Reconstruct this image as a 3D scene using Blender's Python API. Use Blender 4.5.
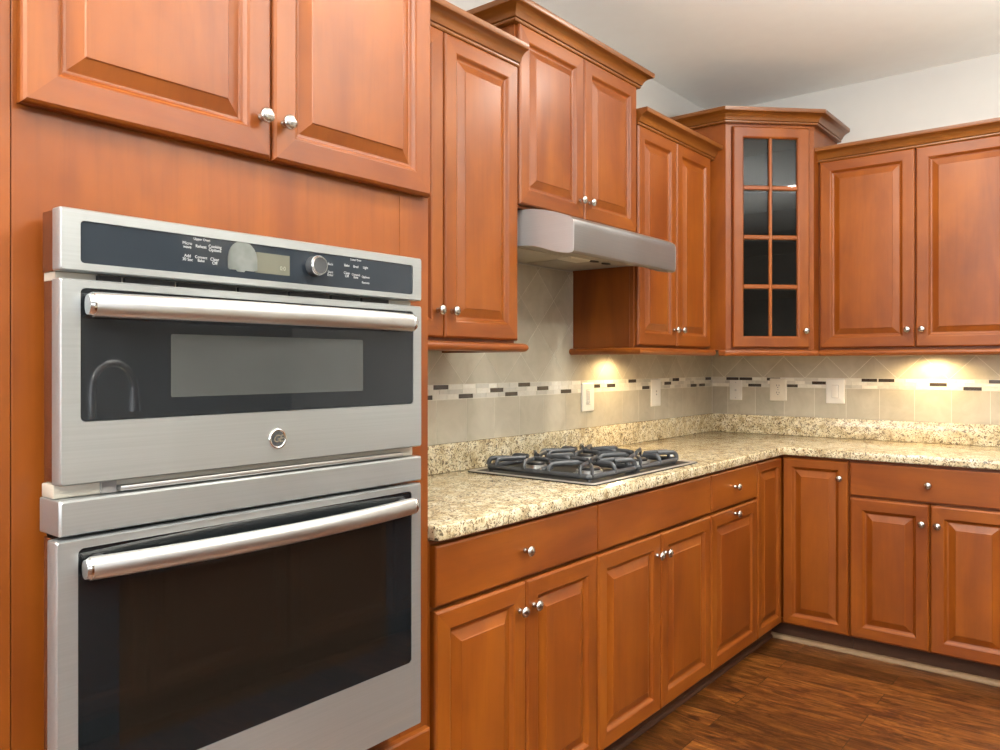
import bpy, bmesh, math, random
from mathutils import Vector, Matrix

for o in list(bpy.data.objects):
    bpy.data.objects.remove(o, do_unlink=True)
SC = bpy.context.scene
COL = SC.collection
PI = math.pi
FLOOR = -0.015
CEIL = 2.76

# ------------------------------------------------------------------ camera
cam = bpy.data.cameras.new('camera')
cam.sensor_width = 36.0
cam.lens = 0.791168 * 36.0
cam.shift_y = -0.0107
cam.clip_start = 0.05
cam.clip_end = 60
camo = bpy.data.objects.new('camera', cam)
COL.objects.link(camo)
camo.location = (1.9425, -4.3603, 1.3001)
camo.rotation_euler = (PI / 2, 0, 0.6804)
SC.camera = camo

# ------------------------------------------------------------------ world, exposure
SC.view_settings.view_transform = 'Standard'
SC.view_settings.look = 'None'
SC.view_settings.gamma = 1.0
SC.view_settings.exposure = 0.22
SC.view_settings.use_curve_mapping = False
w = bpy.data.worlds.new('world')
SC.world = w
w.use_nodes = True
w.node_tree.nodes['Background'].inputs['Color'].default_value = (0.80, 0.90, 1.0, 1)
w.node_tree.nodes['Background'].inputs['Strength'].default_value = 1.5
try:
    SC.cycles.max_bounces = 10
    SC.cycles.diffuse_bounces = 5
    SC.cycles.glossy_bounces = 5
    SC.cycles.transmission_bounces = 6
    SC.cycles.sample_clamp_indirect = 6.0
    SC.cycles.caustics_reflective = False
    SC.cycles.caustics_refractive = False
except Exception:
    pass


def area(name, loc, rot, sx, sy, power, color=(1, 1, 1), shape='RECTANGLE', spread=None):
    l = bpy.data.lights.new(name, 'AREA')
    l.shape = shape
    l.size = sx
    if shape in ('RECTANGLE', 'ELLIPSE'):
        l.size_y = sy
    l.energy = power
    l.color = color
    if spread:
        l.spread = spread
    o = bpy.data.objects.new(name, l)
    o.location = loc
    o.rotation_euler = rot
    COL.objects.link(o)
    return o


WIN_POWER = 6
# daylight through the windows of the right wall and of the wall behind the camera
area('daylight_right_window', (5.36, -3.7, 1.7), (0, PI / 2, 0), 1.3, 1.5, WIN_POWER, (0.97, 0.98, 1.0))
area('daylight_right_window', (5.36, -5.6, 1.7), (0, PI / 2, 0), 1.3, 1.5, WIN_POWER, (0.97, 0.98, 1.0))
area('daylight_front_window', (1.7, -7.36, 1.75), (PI / 2, 0, 0), 2.2, 1.3, 65, (0.97, 0.98, 1.0))
UPLIGHT = 112  # strength of the added bowl lamps aimed at the ceiling
# recessed ceiling lamps (their fixtures are built further down)
CANS = [(1.17, -1.20), (1.17, -2.65), (1.25, -4.10), (1.55, -5.6), (3.3, -1.35), (3.3, -2.75), (3.3, -4.15), (3.3, -5.6)]
CAN_POWER = 15

# ------------------------------------------------------------------ materials


def lin(c):
    return tuple((x / 12.92 if x <= .04045 else ((x + .055) / 1.055) ** 2.4) for x in [v / 255. for v in c]) + (1,)


class NT:
    def __init__(self, name):
        self.m = bpy.data.materials.new(name)
        self.m.use_nodes = True
        self.t = self.m.node_tree
        self.b = self.t.nodes['Principled BSDF']

    def n(self, typ, **kw):
        x = self.t.nodes.new(typ)
        for k, v in kw.items():
            if k.startswith('i_'):
                x.inputs[k[2:].replace('_', ' ')].default_value = v
            else:
                setattr(x, k, v)
        return x

    def l(self, a, b):
        self.t.links.new(a, b)

    def ramp(self, src, stops, interp='LINEAR'):
        r = self.n('ShaderNodeValToRGB')
        r.color_ramp.interpolation = interp
        e = r.color_ramp.elements
        while len(e) > 1:
            e.remove(e[-1])
        e[0].position, e[0].color = stops[0]
        for p, c in stops[1:]:
            q = e.new(p)
            q.color = c
        self.l(src, r.inputs[0])
        return r.outputs[0]

    def mix(self, fac, a, b, mode='MIX'):
        x = self.n('ShaderNodeMix', data_type='RGBA', blend_type=mode)
        for s, v in ((x.inputs[0], fac), (x.inputs[6], a), (x.inputs[7], b)):
            if hasattr(v, 'is_linked'):
                self.l(v, s)
            else:
                s.default_value = v
        return x.outputs[2]

    def noise(self, vec, scale, detail=3, rough=.5, dist=0):
        x = self.n('ShaderNodeTexNoise')
        x.inputs['Scale'].default_value = scale
        x.inputs['Detail'].default_value = detail
        x.inputs['Roughness'].default_value = rough
        x.inputs['Distortion'].default_value = dist
        self.l(vec, x.inputs['Vector'])
        return x.outputs[0]

    def mapping(self, vec, scale, loc=None):
        x = self.n('ShaderNodeMapping')
        x.inputs['Scale'].default_value = scale
        self.l(vec, x.inputs['Vector'])
        if loc is not None:
            self.l(loc, x.inputs['Location'])
        return x.outputs[0]

    def bump(self, h, strength, dist=.002):
        x = self.n('ShaderNodeBump')
        x.inputs['Strength'].default_value = strength
        x.inputs['Distance'].default_value = dist
        self.l(h, x.inputs['Height'])
        self.l(x.outputs[0], self.b.inputs['Normal'])

    def set(self, **kw):
        for k, v in kw.items():
            self.b.inputs[k.replace('_', ' ')].default_value = v
        return self


def plain(name, c, rough=.5, metal=0, spec=.5, noise=0.0, coat=0, emit=0):
    t = NT(name)
    t.set(Roughness=rough, Metallic=metal, Specular_IOR_Level=spec, Coat_Weight=coat)
    co = t.n('ShaderNodeTexCoord').outputs['Object']
    a = Vector(c[:3])
    nz = t.noise(co, 14, 3)
    k = noise if noise else .03
    col = t.ramp(nz, [(.3, tuple(a * (1 - k)) + (1,)), (.7, tuple(a * (1 + k)) + (1,))])
    t.l(col, t.b.inputs['Base Color'])
    if emit:
        t.b.inputs['Emission Color'].default_value = c
        t.b.inputs['Emission Strength'].default_value = emit
    return t.m


def wood(name, dark, mid, light, rough=.34, coat=.25, sx=26, sy=1.6):
    t = NT(name)
    uv = t.n('ShaderNodeTexCoord').outputs['UV']
    rnd = t.n('ShaderNodeObjectInfo').outputs['Random']
    sc = t.n('ShaderNodeVectorMath', operation='SCALE')
    comb = t.n('ShaderNodeCombineXYZ')
    for i in range(3):
        t.l(rnd, comb.inputs[i])
    t.l(comb.outputs[0], sc.inputs[0])
    sc.inputs['Scale'].default_value = 37.0
    off = sc.outputs[0]
    fine = t.noise(t.mapping(uv, (sx * 3.2, sy * 2.2, 1), off), 1.0, 5, .6, .3)
    broad = t.noise(t.mapping(uv, (sx * .28, sy * .9, 1), off), 1.0, 3, .55, .8)
    blotch = t.noise(t.mapping(uv, (3.1, 2.4, 1), off), 1.0, 4, .6, .2)
    c1 = t.ramp(broad, [(.28, mid), (.75, light)])
    c2 = t.ramp(fine, [(.34, dark), (.52, (1, 1, 1, 1))])
    f = t.mix(.13, c1, c2, 'MULTIPLY')
    c3 = t.ramp(blotch, [(.3, (.76, .69, .62, 1)), (.64, (1.08, 1.08, 1.08, 1))])
    f = t.mix(.85, f, c3, 'MULTIPLY')
    t.l(f, t.b.inputs['Base Color'])
    t.set(Roughness=rough, Coat_Weight=coat, Coat_Roughness=.30, Specular_IOR_Level=.34)
    t.bump(fine, .06, .0006)
    return t.m


M = {}
M['wood'] = wood('cinnamon_maple', (.50, .40, .34, 1), (.172, .0370, .0026, 1), (.270, .0740, .0052, 1), rough=.42, coat=.20)
M['crownwood'] = wood('glazed_maple', (.50, .42, .36, 1), (.145, .044, .0048, 1), (.215, .072, .0085, 1), rough=.33, coat=.6)
M['toe'] = wood('toe_kick_shaded_maple', (.5, .45, .4, 1), (.055, .022, .010, 1), (.08, .032, .014, 1), rough=.6, coat=0)  # dark brown board, deepened further for the shade in the toe space
M['shoe'] = plain('dusty_oak_shoe', (.30, .19, .10, 1), .6, noise=.12)
M['inside'] = plain('cabinet_interior', (.15, .145, .14, 1), .6, noise=.05)
M['wall'] = plain('wall_paint', (.56, .55, .52, 1), .9, spec=.2, noise=.01)
M['farwall'] = plain('darkened_unseen_wall', (.24, .22, .19, 1), .9, spec=.2, noise=.01)  # unseen walls made dark to cut bounce light on the base cabinets
M['ceil'] = plain('ceiling_paint', (.86, .89, .86, 1), .95, spec=.1, noise=.01)
M['white'] = plain('white_paint', (.80, .79, .76, 1), .4)
M['plate'] = plain('white_plastic', (.82, .80, .75, 1), .32)
M['plate_ivory'] = plain('ivory_plastic', (.80, .74, .62, 1), .32)
M['plateslot'] = plain('dark_slot', (.03, .03, .03, 1), .5)
M['plategrey'] = plain('grey_gap', (.38, .37, .36, 1), .5)
M['black'] = plain('black_recess', (.012, .012, .012, 1), .5)
M['iron'] = plain('cast_iron', (.050, .054, .060, 1), .36, spec=.6, noise=.15)
M['capblack'] = plain('burner_cap', (.03, .03, .032, 1), .35)
M['alu'] = plain('burner_aluminium', (.55, .55, .54, 1), .35, metal=.85, noise=.08)
M['beigemetal'] = plain('beige_oven_body', (.62, .58, .49, 1), .4, metal=.2)
M['reflected_brown'] = plain('oven_side_painted_reflection', (.28, .12, .06, 1), .25, metal=.8)  # brown reflection painted into the colour of the oven's side
M['chrome'] = plain('chrome', (.72, .72, .72, 1), .10, metal=1)
M['gray_glass'] = plain('grey_window', (.058, .063, .062, 1), .08, spec=.8)
M['brown_glass'] = plain('brown_window', (.010, .0075, .0055, 1), .05, spec=.45)
M['lcd'] = plain('lcd', (.13, .13, .10, 1), .25)
M['lcdtext'] = plain('lcd_digits', (.30, .30, .24, 1), .4)
M['printed'] = plain('panel_print', (.55, .58, .60, 1), .5)
M['sticker'] = plain('silver_film', (.23, .25, .24, 1), .3, metal=.5, noise=.5)
M['knobgrey'] = plain('dial_face', (.035, .038, .042, 1), .5)
M['hoodunder'] = plain('hood_underside', (.48, .46, .41, 1), .45, metal=.3)
M['lens'] = plain('lamp_lens', (.78, .76, .68, 1), .3)
M['doorpanel'] = plain('island_panel', (.16, .06, .025, 1), .4)


def glassy(name, c, rough=.03, spec=.5):
    t = NT(name)
    t.set(Base_Color=c, Roughness=rough, Specular_IOR_Level=spec)
    return t.m


M['ovenglass'] = glassy('oven_black_glass', (.007, .0085, .010, 1), .025, .5)
M['doorglass'] = glassy('upper_door_black_glass', (.012, .0145, .0175, 1), .03, .55)
M['panelglass'] = glassy('panel_black_glass', (.020, .027, .036, 1), .04, .55)


def clear_glass():
    t = NT('cabinet_glass')
    t.set(Base_Color=(.75, .78, .78, 1), Roughness=.02)
    out = t.t.nodes['Material Output']
    tr = t.n('ShaderNodeBsdfTransparent')
    tr.inputs[0].default_value = (.60, .62, .63, 1)
    gl = t.n('ShaderNodeBsdfGlossy')
    gl.inputs['Roughness'].default_value = .03
    fr = t.n('ShaderNodeFresnel')
    fr.inputs[0].default_value = 1.46
    mx = t.n('ShaderNodeMixShader')
    t.l(fr.outputs[0], mx.inputs[0])
    t.l(tr.outputs[0], mx.inputs[1])
    t.l(gl.outputs[0], mx.inputs[2])
    t.l(mx.outputs[0], out.inputs['Surface'])
    return t.m


M['glass'] = clear_glass()


def steel(name, c, rough, axis=1, metal=1.0):
    t = NT(name)
    co = t.n('ShaderNodeTexCoord').outputs['Object']
    s = [420, 420, 420]
    s[axis] = 3
    nz = t.noise(t.mapping(co, tuple(s)), 1.0, 2, .5)
    col = t.ramp(nz, [(.3, tuple(x * .93 for x in c) + (1,)), (.7, c + (1,))])
    t.l(col, t.b.inputs['Base Color'])
    sm = t.noise(co, 4.0, 3, .6)
    r = t.ramp(sm, [(.3, (rough * .85,) * 3 + (1,)), (.7, (rough * 1.2,) * 3 + (1,))])
    t.l(r, t.b.inputs['Roughness'])
    t.set(Metallic=metal)
    t.bump(nz, .05, .0004)
    return t.m


M['steel'] = steel('brushed_stainless', (.46, .485, .49), .33, 1, .72)
M['steelbar'] = steel('satin_stainless_bar', (.60, .60, .59), .36, 1)
M['hoodsteel'] = steel('hood_stainless', (.30, .295, .295), .42, 1)
M['hoodside'] = steel('hood_end_brightened_stainless', (.50, .51, .53), .5, 0)  # ends lighter and less metallic than the shell, standing in for reflected light
M['hoodside'].node_tree.nodes['Principled BSDF'].inputs['Metallic'].default_value = .35
M['nickel'] = plain('satin_nickel', (.50, .475, .44, 1), .27, metal=1)
M['traysteel'] = steel('cooktop_stainless', (.66, .63, .57), .34, 1, .6)


def granite():
    t = NT('speckled_granite')
    co = t.n('ShaderNodeTexCoord').outputs['Object']
    wv = t.n('ShaderNodeVectorMath', operation='ADD')
    nz = t.n('ShaderNodeTexNoise')
    nz.inputs['Scale'].default_value = 30
    t.l(co, nz.inputs['Vector'])
    scl = t.n('ShaderNodeVectorMath', operation='SCALE')
    scl.inputs['Scale'].default_value = .03
    t.l(nz.outputs['Color'], scl.inputs[0])
    t.l(co, wv.inputs[0])
    t.l(scl.outputs[0], wv.inputs[1])
    v = wv.outputs[0]
    big = t.noise(v, 22, 4, .6)
    base = t.ramp(big, [(.30, (.34, .25, .13, 1)), (.42, (.60, .50, .31, 1)), (.56, (.74, .66, .46, 1)), (.72, (.82, .76, .60, 1))])
    vo = t.n('ShaderNodeTexVoronoi')
    vo.inputs['Scale'].default_value = 190
    t.l(v, vo.inputs['Vector'])
    sep = t.n('ShaderNodeSeparateColor')
    t.l(vo.outputs['Color'], sep.inputs[0])
    clump = t.noise(v, 48, 3, .6)
    add = t.n('ShaderNodeMath', operation='MULTIPLY')
    t.l(sep.outputs[0], add.inputs[0])
    t.l(clump, add.inputs[1])
    spk = t.ramp(add.outputs[0], [(.0, (0, 0, 0, 1)), (.30, (0, 0, 0, 1)), (.40, (.92, .92, .92, 1))])
    spkcol = t.ramp(sep.outputs[1], [(.0, (.05, .038, .026, 1)), (.35, (.12, .085, .05, 1)), (.65, (.27, .18, .09, 1)), (1, (.40, .30, .17, 1))])
    f = t.mix(spk, base, spkcol)
    vo2 = t.n('ShaderNodeTexVoronoi')
    vo2.inputs['Scale'].default_value = 330
    t.l(v, vo2.inputs['Vector'])
    sep2 = t.n('ShaderNodeSeparateColor')
    t.l(vo2.outputs['Color'], sep2.inputs[0])
    sp2 = t.ramp(sep2.outputs[0], [(.84, (0, 0, 0, 1)), (.92, (.7, .7, .7, 1))])
    f = t.mix(sp2, f, (.10, .075, .045, 1))
    t.l(f, t.b.inputs['Base Color'])
    t.set(Roughness=.16, Specular_IOR_Level=.5)
    return t.m


M['granite'] = granite()


def tile_mat(name, a, b, rough, scale=9):
    t = NT(name)
    co = t.n('ShaderNodeTexCoord').outputs['Object']
    at = t.n('ShaderNodeAttribute', attribute_name='tint')
    n1 = t.noise(co, scale, 4, .62, 1.0)
    c = t.ramp(n1, [(.3, a), (.7, b)])
    f = t.mix(1.0, c, at.outputs['Color'], 'MULTIPLY')
    t.l(f, t.b.inputs['Base Color'])
    t.set(Roughness=rough)
    return t.m


M['tile'] = tile_mat('beige_marble_tile', (.44, .40, .31, 1), (.55, .505, .41, 1), .40)
M['mosaic'] = tile_mat('cream_mosaic', (.72, .69, .60, 1), (.82, .80, .73, 1), .22, 40)
M['darktile'] = plain('dark_glass_mosaic', (.055, .042, .033, 1), .18, noise=.15)
M['grout'] = plain('pale_grout', (.72, .69, .60, 1), .85)


def floor_mat():
    t = NT('hand_scraped_hickory')
    co = t.n('ShaderNodeTexCoord').outputs['Object']
    br = t.n('ShaderNodeTexBrick')
    br.offset = .37
    br.inputs['Color1'].default_value = (0, 0, 0, 1)
    br.inputs['Color2'].default_value = (1, 1, 1, 1)
    br.inputs['Mortar'].default_value = (.5, .5, .5, 1)
    br.inputs['Scale'].default_value = 1.0
    br.inputs['Mortar Size'].default_value = .0016
    br.inputs['Mortar Smooth'].default_value = .2
    br.inputs['Brick Width'].default_value = 1.15
    br.inputs['Row Height'].default_value = .118
    t.l(co, br.inputs['Vector'])
    sc = t.n('ShaderNodeVectorMath', operation='SCALE')
    t.l(br.outputs['Color'], sc.inputs[0])
    sc.inputs['Scale'].default_value = 23.0
    va = t.n('ShaderNodeVectorMath', operation='ADD')
    t.l(co, va.inputs[0])
    t.l(sc.outputs[0], va.inputs[1])
    v = va.outputs[0]
    g1 = t.noise(t.mapping(v, (4.2, 22, 1)), 1.0, 6, .70, 2.2)
    g2 = t.noise(t.mapping(v, (9, 70, 1)), 1.0, 5, .65, .6)
    c = t.ramp(g1, [(.32, (.016, .005, .002, 1)), (.44, (.095, .027, .006, 1)), (.56, (.19, .066, .013, 1)), (.72, (.37, .155, .034, 1))])
    c2 = t.ramp(g2, [(.3, (.55, .5, .45, 1)), (.6, (1.1, 1.1, 1.1, 1))])
    f = t.mix(.8, c, c2, 'MULTIPLY')
    pv = t.ramp(br.outputs['Color'], [(0, (.48, .46, .42, 1)), (1, (1.1, 1.05, .98, 1))])
    f = t.mix(1.0, f, pv, 'MULTIPLY')
    f = t.mix(br.outputs['Fac'], f, (.012, .006, .003, 1))
    t.l(f, t.b.inputs['Base Color'])
    r = t.ramp(g1, [(.3, (.42, .42, .42, 1)), (.7, (.27, .27, .27, 1))])
    t.l(r, t.b.inputs['Roughness'])
    h = t.mix(br.outputs['Fac'], g1, (0, 0, 0, 1))
    t.bump(h, .35, .003)
    return t.m


M['floor'] = floor_mat()

# ------------------------------------------------------------------ mesh builder


class MB:
    def __init__(self):
        self.v = []
        self.f = []      # (indices, material slot, grain axis, tint)

    def add(self, verts, faces, mat=0, grain=2, tint=1.0):
        b = len(self.v)
        self.v += [tuple(p) for p in verts]
        for f in faces:
            self.f.append((tuple(b + i for i in f), mat, grain, tint))
        return self

    def box(self, x0, x1, y0, y1, z0, z1, mat=0, grain=None, tint=1.0):
        if grain is None:
            d = (abs(x1 - x0), abs(y1 - y0), abs(z1 - z0))
            grain = d.index(max(d))
        vs = [(x0, y0, z0), (x1, y0, z0), (x1, y1, z0), (x0, y1, z0), (x0, y0, z1), (x1, y0, z1), (x1, y1, z1), (x0, y1, z1)]
        return self.add(vs, [(0, 3, 2, 1), (4, 5, 6, 7), (0, 1, 5, 4), (1, 2, 6, 5), (2, 3, 7, 6), (3, 0, 4, 7)], mat, grain, tint)

    def loops(self, loops, cap0=True, cap1=True, closed=True, mat=0, grain=2):
        n = len(loops[0])
        vs = [p for l in loops for p in l]
        fs = []
        for i in range(len(loops) - 1):
            for j in range(n if closed else n - 1):
                k = (j + 1) % n
                fs.append((i * n + j, i * n + k, (i + 1) * n + k, (i + 1) * n + j))
        if cap0:
            fs.append(tuple(range(n - 1, -1, -1)))
        if cap1:
            fs.append(tuple((len(loops) - 1) * n + j for j in range(n)))
        return self.add(vs, fs, mat, grain)

    def prism(self, poly, axis, a, b, mat=0, grain=2):
        """poly: 2-D points in the two other axes (in axis order); extruded along axis from a to b"""
        def P(p, t):
            q = list(p)
            q.insert(axis, t)
            return tuple(q)
        return self.loops([[P(p, a) for p in poly], [P(p, b) for p in poly]], mat=mat, grain=grain)

    def lathe(self, prof, origin, axis, n=20, mat=0, ring=False):
        """prof: (radius, height) along axis direction vector"""
        ax = Vector(axis).normalized()
        u = ax.orthogonal().normalized()
        v = ax.cross(u)
        o = Vector(origin)
        loops = []
        for r, h in prof:
            r = max(r, 1e-5)
            loops.append([o + ax * h + (u * math.cos(2 * PI * i / n) + v * math.sin(2 * PI * i / n)) * r for i in range(n)])
        if ring:
            return self.loops(loops + [loops[0]], False, False, mat=mat)
        return self.loops(loops, mat=mat)

    def tube(self, pts, rx, ry=None, n=8, mat=0, up=(0, 0, 1), cap=True):
        """elliptic or rounded tube along pts; rx across, ry along 'up'"""
        ry = ry or rx
        P = [Vector(p) for p in pts]
        loops = []
        for i, p in enumerate(P):
            if i == 0:
                t = P[1] - P[0]
            elif i == len(P) - 1:
                t = P[-1] - P[-2]
            else:
                t = (P[i + 1] - p).normalized() + (p - P[i - 1]).normalized()
            t.normalize()
            upv = Vector(up)
            s = t.cross(upv)
            if s.length < 1e-3:
                s = t.cross(Vector((1, 0, 0)))
            s.normalize()
            q = s.cross(t).normalized()
            loops.append([p + s * (rx * math.cos(2 * PI * j / n)) + q * (ry * math.sin(2 * PI * j / n)) for j in range(n)])
        return self.loops(loops, cap, cap, mat=mat)

    def sweep(self, path, prof, grain=0, mat=0, z=0.0):
        """plan path (x,y) list, outward = right of travel; prof list of (out, up) closed polygon"""
        P = [Vector((p[0], p[1])) for p in path]
        offs = []
        for i in range(len(P)):
            def nrm(a, b):
                d = (b - a).normalized()
                return Vector((d.y, -d.x))
            if i == 0:
                m = nrm(P[0], P[1])
            elif i == len(P) - 1:
                m = nrm(P[-2], P[-1])
            else:
                a = nrm(P[i - 1], P[i])
                b = nrm(P[i], P[i + 1])
                m = (a + b)
                m = m / (1 + a.dot(b))
            offs.append(m)
        loops = []
        for p, m in zip(P, offs):
            loops.append([(p.x + m.x * o, p.y + m.y * o, z + u) for o, u in prof])
        return self.loops(loops, mat=mat, grain=grain)

    def build(self, name, mats, parent=None, bevel=0, seg=2, smooth=30, loc=None):
        me = bpy.data.meshes.new(name)
        if not isinstance(mats, (list, tuple)):
            mats = [mats]
        for m in mats:
            me.materials.append(m)
        bm = bmesh.new()
        gl = bm.faces.layers.int.new('grain')
        tl = bm.faces.layers.float.new('tintf')
        vs = [bm.verts.new(p) for p in self.v]
        for idx, mat, grain, tint in self.f:
            try:
                f = bm.faces.new([vs[i] for i in idx])
            except ValueError:
                continue
            f.material_index = mat
            f[gl] = grain
            f[tl] = tint
        bmesh.ops.recalc_face_normals(bm, faces=bm.faces)
        if bevel:
            es = [e for e in bm.edges if len(e.link_faces) == 2 and e.calc_face_angle(0) > math.radians(40)]
            bmesh.ops.bevel(bm, geom=es, offset=bevel, segments=seg, profile=.5, affect='EDGES', clamp_overlap=True)
        uvl = bm.loops.layers.uv.new('UVMap')
        cl = bm.loops.layers.float_color.new('tint')
        for f in bm.faces:
            g = f[gl]
            t = f[tl] or 1.0
            n = f.normal
            o = [a for a in (0, 1, 2) if a != g]
            # the cross-grain axis that the face actually spans
            a = o[0] if abs(n[o[0]]) <= abs(n[o[1]]) else o[1]
            for lp in f.loops:
                co = lp.vert.co
                lp[uvl].uv = (co[a] + (.37 if a == 1 else 0), co[g])
                lp[cl] = (t, t, t, 1)
        bm.to_mesh(me)
        bm.free()
        if smooth:
            me.polygons.foreach_set('use_smooth', [True] * len(me.polygons))
            me.set_sharp_from_angle(angle=math.radians(smooth))
        ob = bpy.data.objects.new(name, me)
        COL.objects.link(ob)
        if parent:
            ob.parent = parent
        if loc:
            ob.location = loc
        return ob


def thing(name, label, cat, loc=(0, 0, 0), rz=0, group=None):
    o = bpy.data.objects.new(name, None)
    o.empty_display_size = .05
    COL.objects.link(o)
    o.location = loc
    o.rotation_euler = (0, 0, rz)
    o['label'] = label
    o['category'] = cat
    if group:
        o['group'] = group
    return o


def tag(o, label, cat, group=None):
    o['label'] = label
    o['category'] = cat
    if group:
        o['group'] = group
    return o


def struct(o):
    o['kind'] = 'structure'
    return o


# ------------------------------------------------------------------ room shell
RX, RY = 5.4, -7.4
struct(MB().box(-.12, RX + .12, RY - .12, .12, FLOOR - .10, FLOOR, grain=0).build('floor', M['floor']))
struct(MB().box(-.12, RX + .12, RY - .12, .12, CEIL, CEIL + .1, grain=0).build('ceiling', M['ceil']))
struct(MB().box(-.12, 0, RY - .12, .12, FLOOR, CEIL).build('wall_left', M['wall']))
struct(MB().box(0, RX + .12, 0, .12, FLOOR, CEIL).build('wall_back', M['wall']))


def wall_with_holes(name, horizontal, fixed0, fixed1, a0, a1, holes):
    m = MB()

    def bx(u0, u1, z0, z1):
        if horizontal:
            m.box(u0, u1, fixed0, fixed1, z0, z1)
        else:
            m.box(fixed0, fixed1, u0, u1, z0, z1)
    cur = a0
    for h0, h1, z0, z1 in sorted(holes):
        bx(cur, h0, FLOOR, CEIL)
        bx(h0, h1, FLOOR, z0)
        bx(h0, h1, z1, CEIL)
        cur = h1
    bx(cur, a1, FLOOR, CEIL)
    return struct(m.build(name, M['farwall']))


wall_with_holes('wall_right', False, RX, RX + .12, RY - .12, 0, [(-6.35, -4.85, 1.05, 2.35), (-4.45, -2.95, 1.05, 2.35)])
wall_with_holes('wall_front', True, RY - .12, RY, 0, RX, [(.6, 2.8, 1.1, 2.4)])


def window(name, horizontal, c, a0, a1, z0, z1):
    m = MB()

    def bx(u0, u1, zz0, zz1, d=.03):
        if horizontal:
            m.box(u0, u1, c - d, c + d, zz0, zz1)
        else:
            m.box(c - d, c + d, u0, u1, zz0, zz1)
    f = .05
    bx(a0, a0 + f, z0, z1)
    bx(a1 - f, a1, z0, z1)
    bx(a0 + f, a1 - f, z0, z0 + f)
    bx(a0 + f, a1 - f, z1 - f, z1)
    am = (a0 + a1) / 2
    bx(am - .02, am + .02, z0 + f, z1 - f, .02)
    zm = (z0 + z1) / 2
    bx(a0 + f, am - .02, zm - .02, zm + .02, .02)
    bx(am + .02, a1 - f, zm - .02, zm + .02, .02)
    return struct(m.build(name, M['white'], bevel=.003))


window('window_1', False, RX + .06, -4.45, -2.95, 1.05, 2.35)
window('window_2', True, RY - .06, .6, 2.8, 1.1, 2.4)

# ------------------------------------------------------------------ cabinet kit (local: x along the run, front at -y, wall at y=0)
FW = .060


def door_mesh(x0, x1, z0, z1, yb, t=.02, fw=FW):
    m = MB()

    def rect(i, d):
        return [(x0 + i, yb - d, z0 + i), (x1 - i, yb - d, z0 + i), (x1 - i, yb - d, z1 - i), (x0 + i, yb - d, z1 - i)]
    spec = [(0, 0), (0, t - .007), (.0025, t - .003), (.007, t), (fw - .010, t), (fw - .006, t - .0025), (fw - .001, t - .009), (fw + .003, t - .0115),
            (fw + .007, t - .0120), (fw + .032, t - .0030), (fw + .034, t - .0010), (fw + .037, t - .0008)]
    if min(x1 - x0, z1 - z0) < 2 * (fw + .05):
        spec = spec[:9]
    R = [rect(*s) for s in spec]
    n = len(R)
    vs = [p for r in R for p in r]
    for i in range(n - 1):
        for j in range(4):
            k = (j + 1) % 4
            g = 0 if (j in (0, 2) and i < 8) else 2
            m.f.append(((i * 4 + j, i * 4 + k, (i + 1) * 4 + k, (i + 1) * 4 + j), 0, g, 1.0))
    m.v = vs
    m.f.append(((0, 1, 2, 3), 0, 2, 1.0))
    m.f.append((tuple((n - 1) * 4 + j for j in range(4)), 0, 2, 1.0))
    return m


def slab_mesh(x0, x1, z0, z1, yb, t=.02):
    m = MB()

    def rect(i, d):
        return [(x0 + i, yb - d, z0 + i), (x1 - i, yb - d, z0 + i), (x1 - i, yb - d, z1 - i), (x0 + i, yb - d, z1 - i)]
    m.loops([rect(*s) for s in [(0, 0), (0, t - .006), (.0015, t - .002), (.005, t)]], grain=0)
    return m


KNOB = [(.0001, 0), (.0075, 0), (.0078, .002), (.0058, .005), (.0052, .012), (.0062, .015), (.0125, .017), (.0150, .0195), (.0153, .0215), (.0142, .0245), (.0110, .0275), (.0060, .0295), (.0001, .0300)]
_knob = None


def knob(parent, x, y, z, d=(0, -1, 0)):
    global _knob
    if _knob is None:
        o = MB().lathe(KNOB, (0, 0, 0), (0, -1, 0), 24).build('knob', M['nickel'], parent, smooth=50)
        _knob = o.data
    else:
        o = bpy.data.objects.new('knob', _knob)
        COL.objects.link(o)
        o.parent = parent
    o.location = (x, y, z)
    if d != (0, -1, 0):
        o.rotation_euler = (0, 0, math.atan2(d[0], -d[1]))
    return o


def door(parent, x0, x1, z0, z1, yb, kx=None, kz=None, wood_=None):
    o = door_mesh(x0, x1, z0, z1, yb).build('door', wood_ or M['wood'], parent, smooth=7)
    if kx is not None:
        knob(o, kx, yb - .0205, kz)
    return o


def drawer(parent, x0, x1, z0, z1, yb, kx=None, kz=None, name='drawer'):
    o = slab_mesh(x0, x1, z0, z1, yb).build(name, M['wood'], parent, smooth=7)
    if kx is not None:
        knob(o, kx, yb - .0205, kz)
    return o


def face_frame(parent, x0, x1, z0, z1, yf, xs, zs, t=.019, sw=.04):
    """frame boards: outer stiles and rails, plus mid stiles at xs (lists of (x, z0, z1)) and rails at zs"""
    m = MB()
    yb = yf + t
    m.box(x0, x0 + sw, yf, yb, z0, z1, grain=2)
    m.box(x1 - sw, x1, yf, yb, z0, z1, grain=2)
    m.box(x0 + sw, x1 - sw, yf, yb, z0, z0 + sw, grain=0)
    m.box(x0 + sw, x1 - sw, yf, yb, z1 - sw, z1, grain=0)
    for x, a, b in xs:
        m.box(x - .02, x + .02, yf + .0005, yb, a, b, grain=2)
    for z in zs:
        m.box(x0 + sw, x1 - sw, yf + .0005, yb, z - .02, z + .02, grain=0)
    return m.build('face_frame', M['wood'], parent, bevel=.0008, seg=1)


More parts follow.
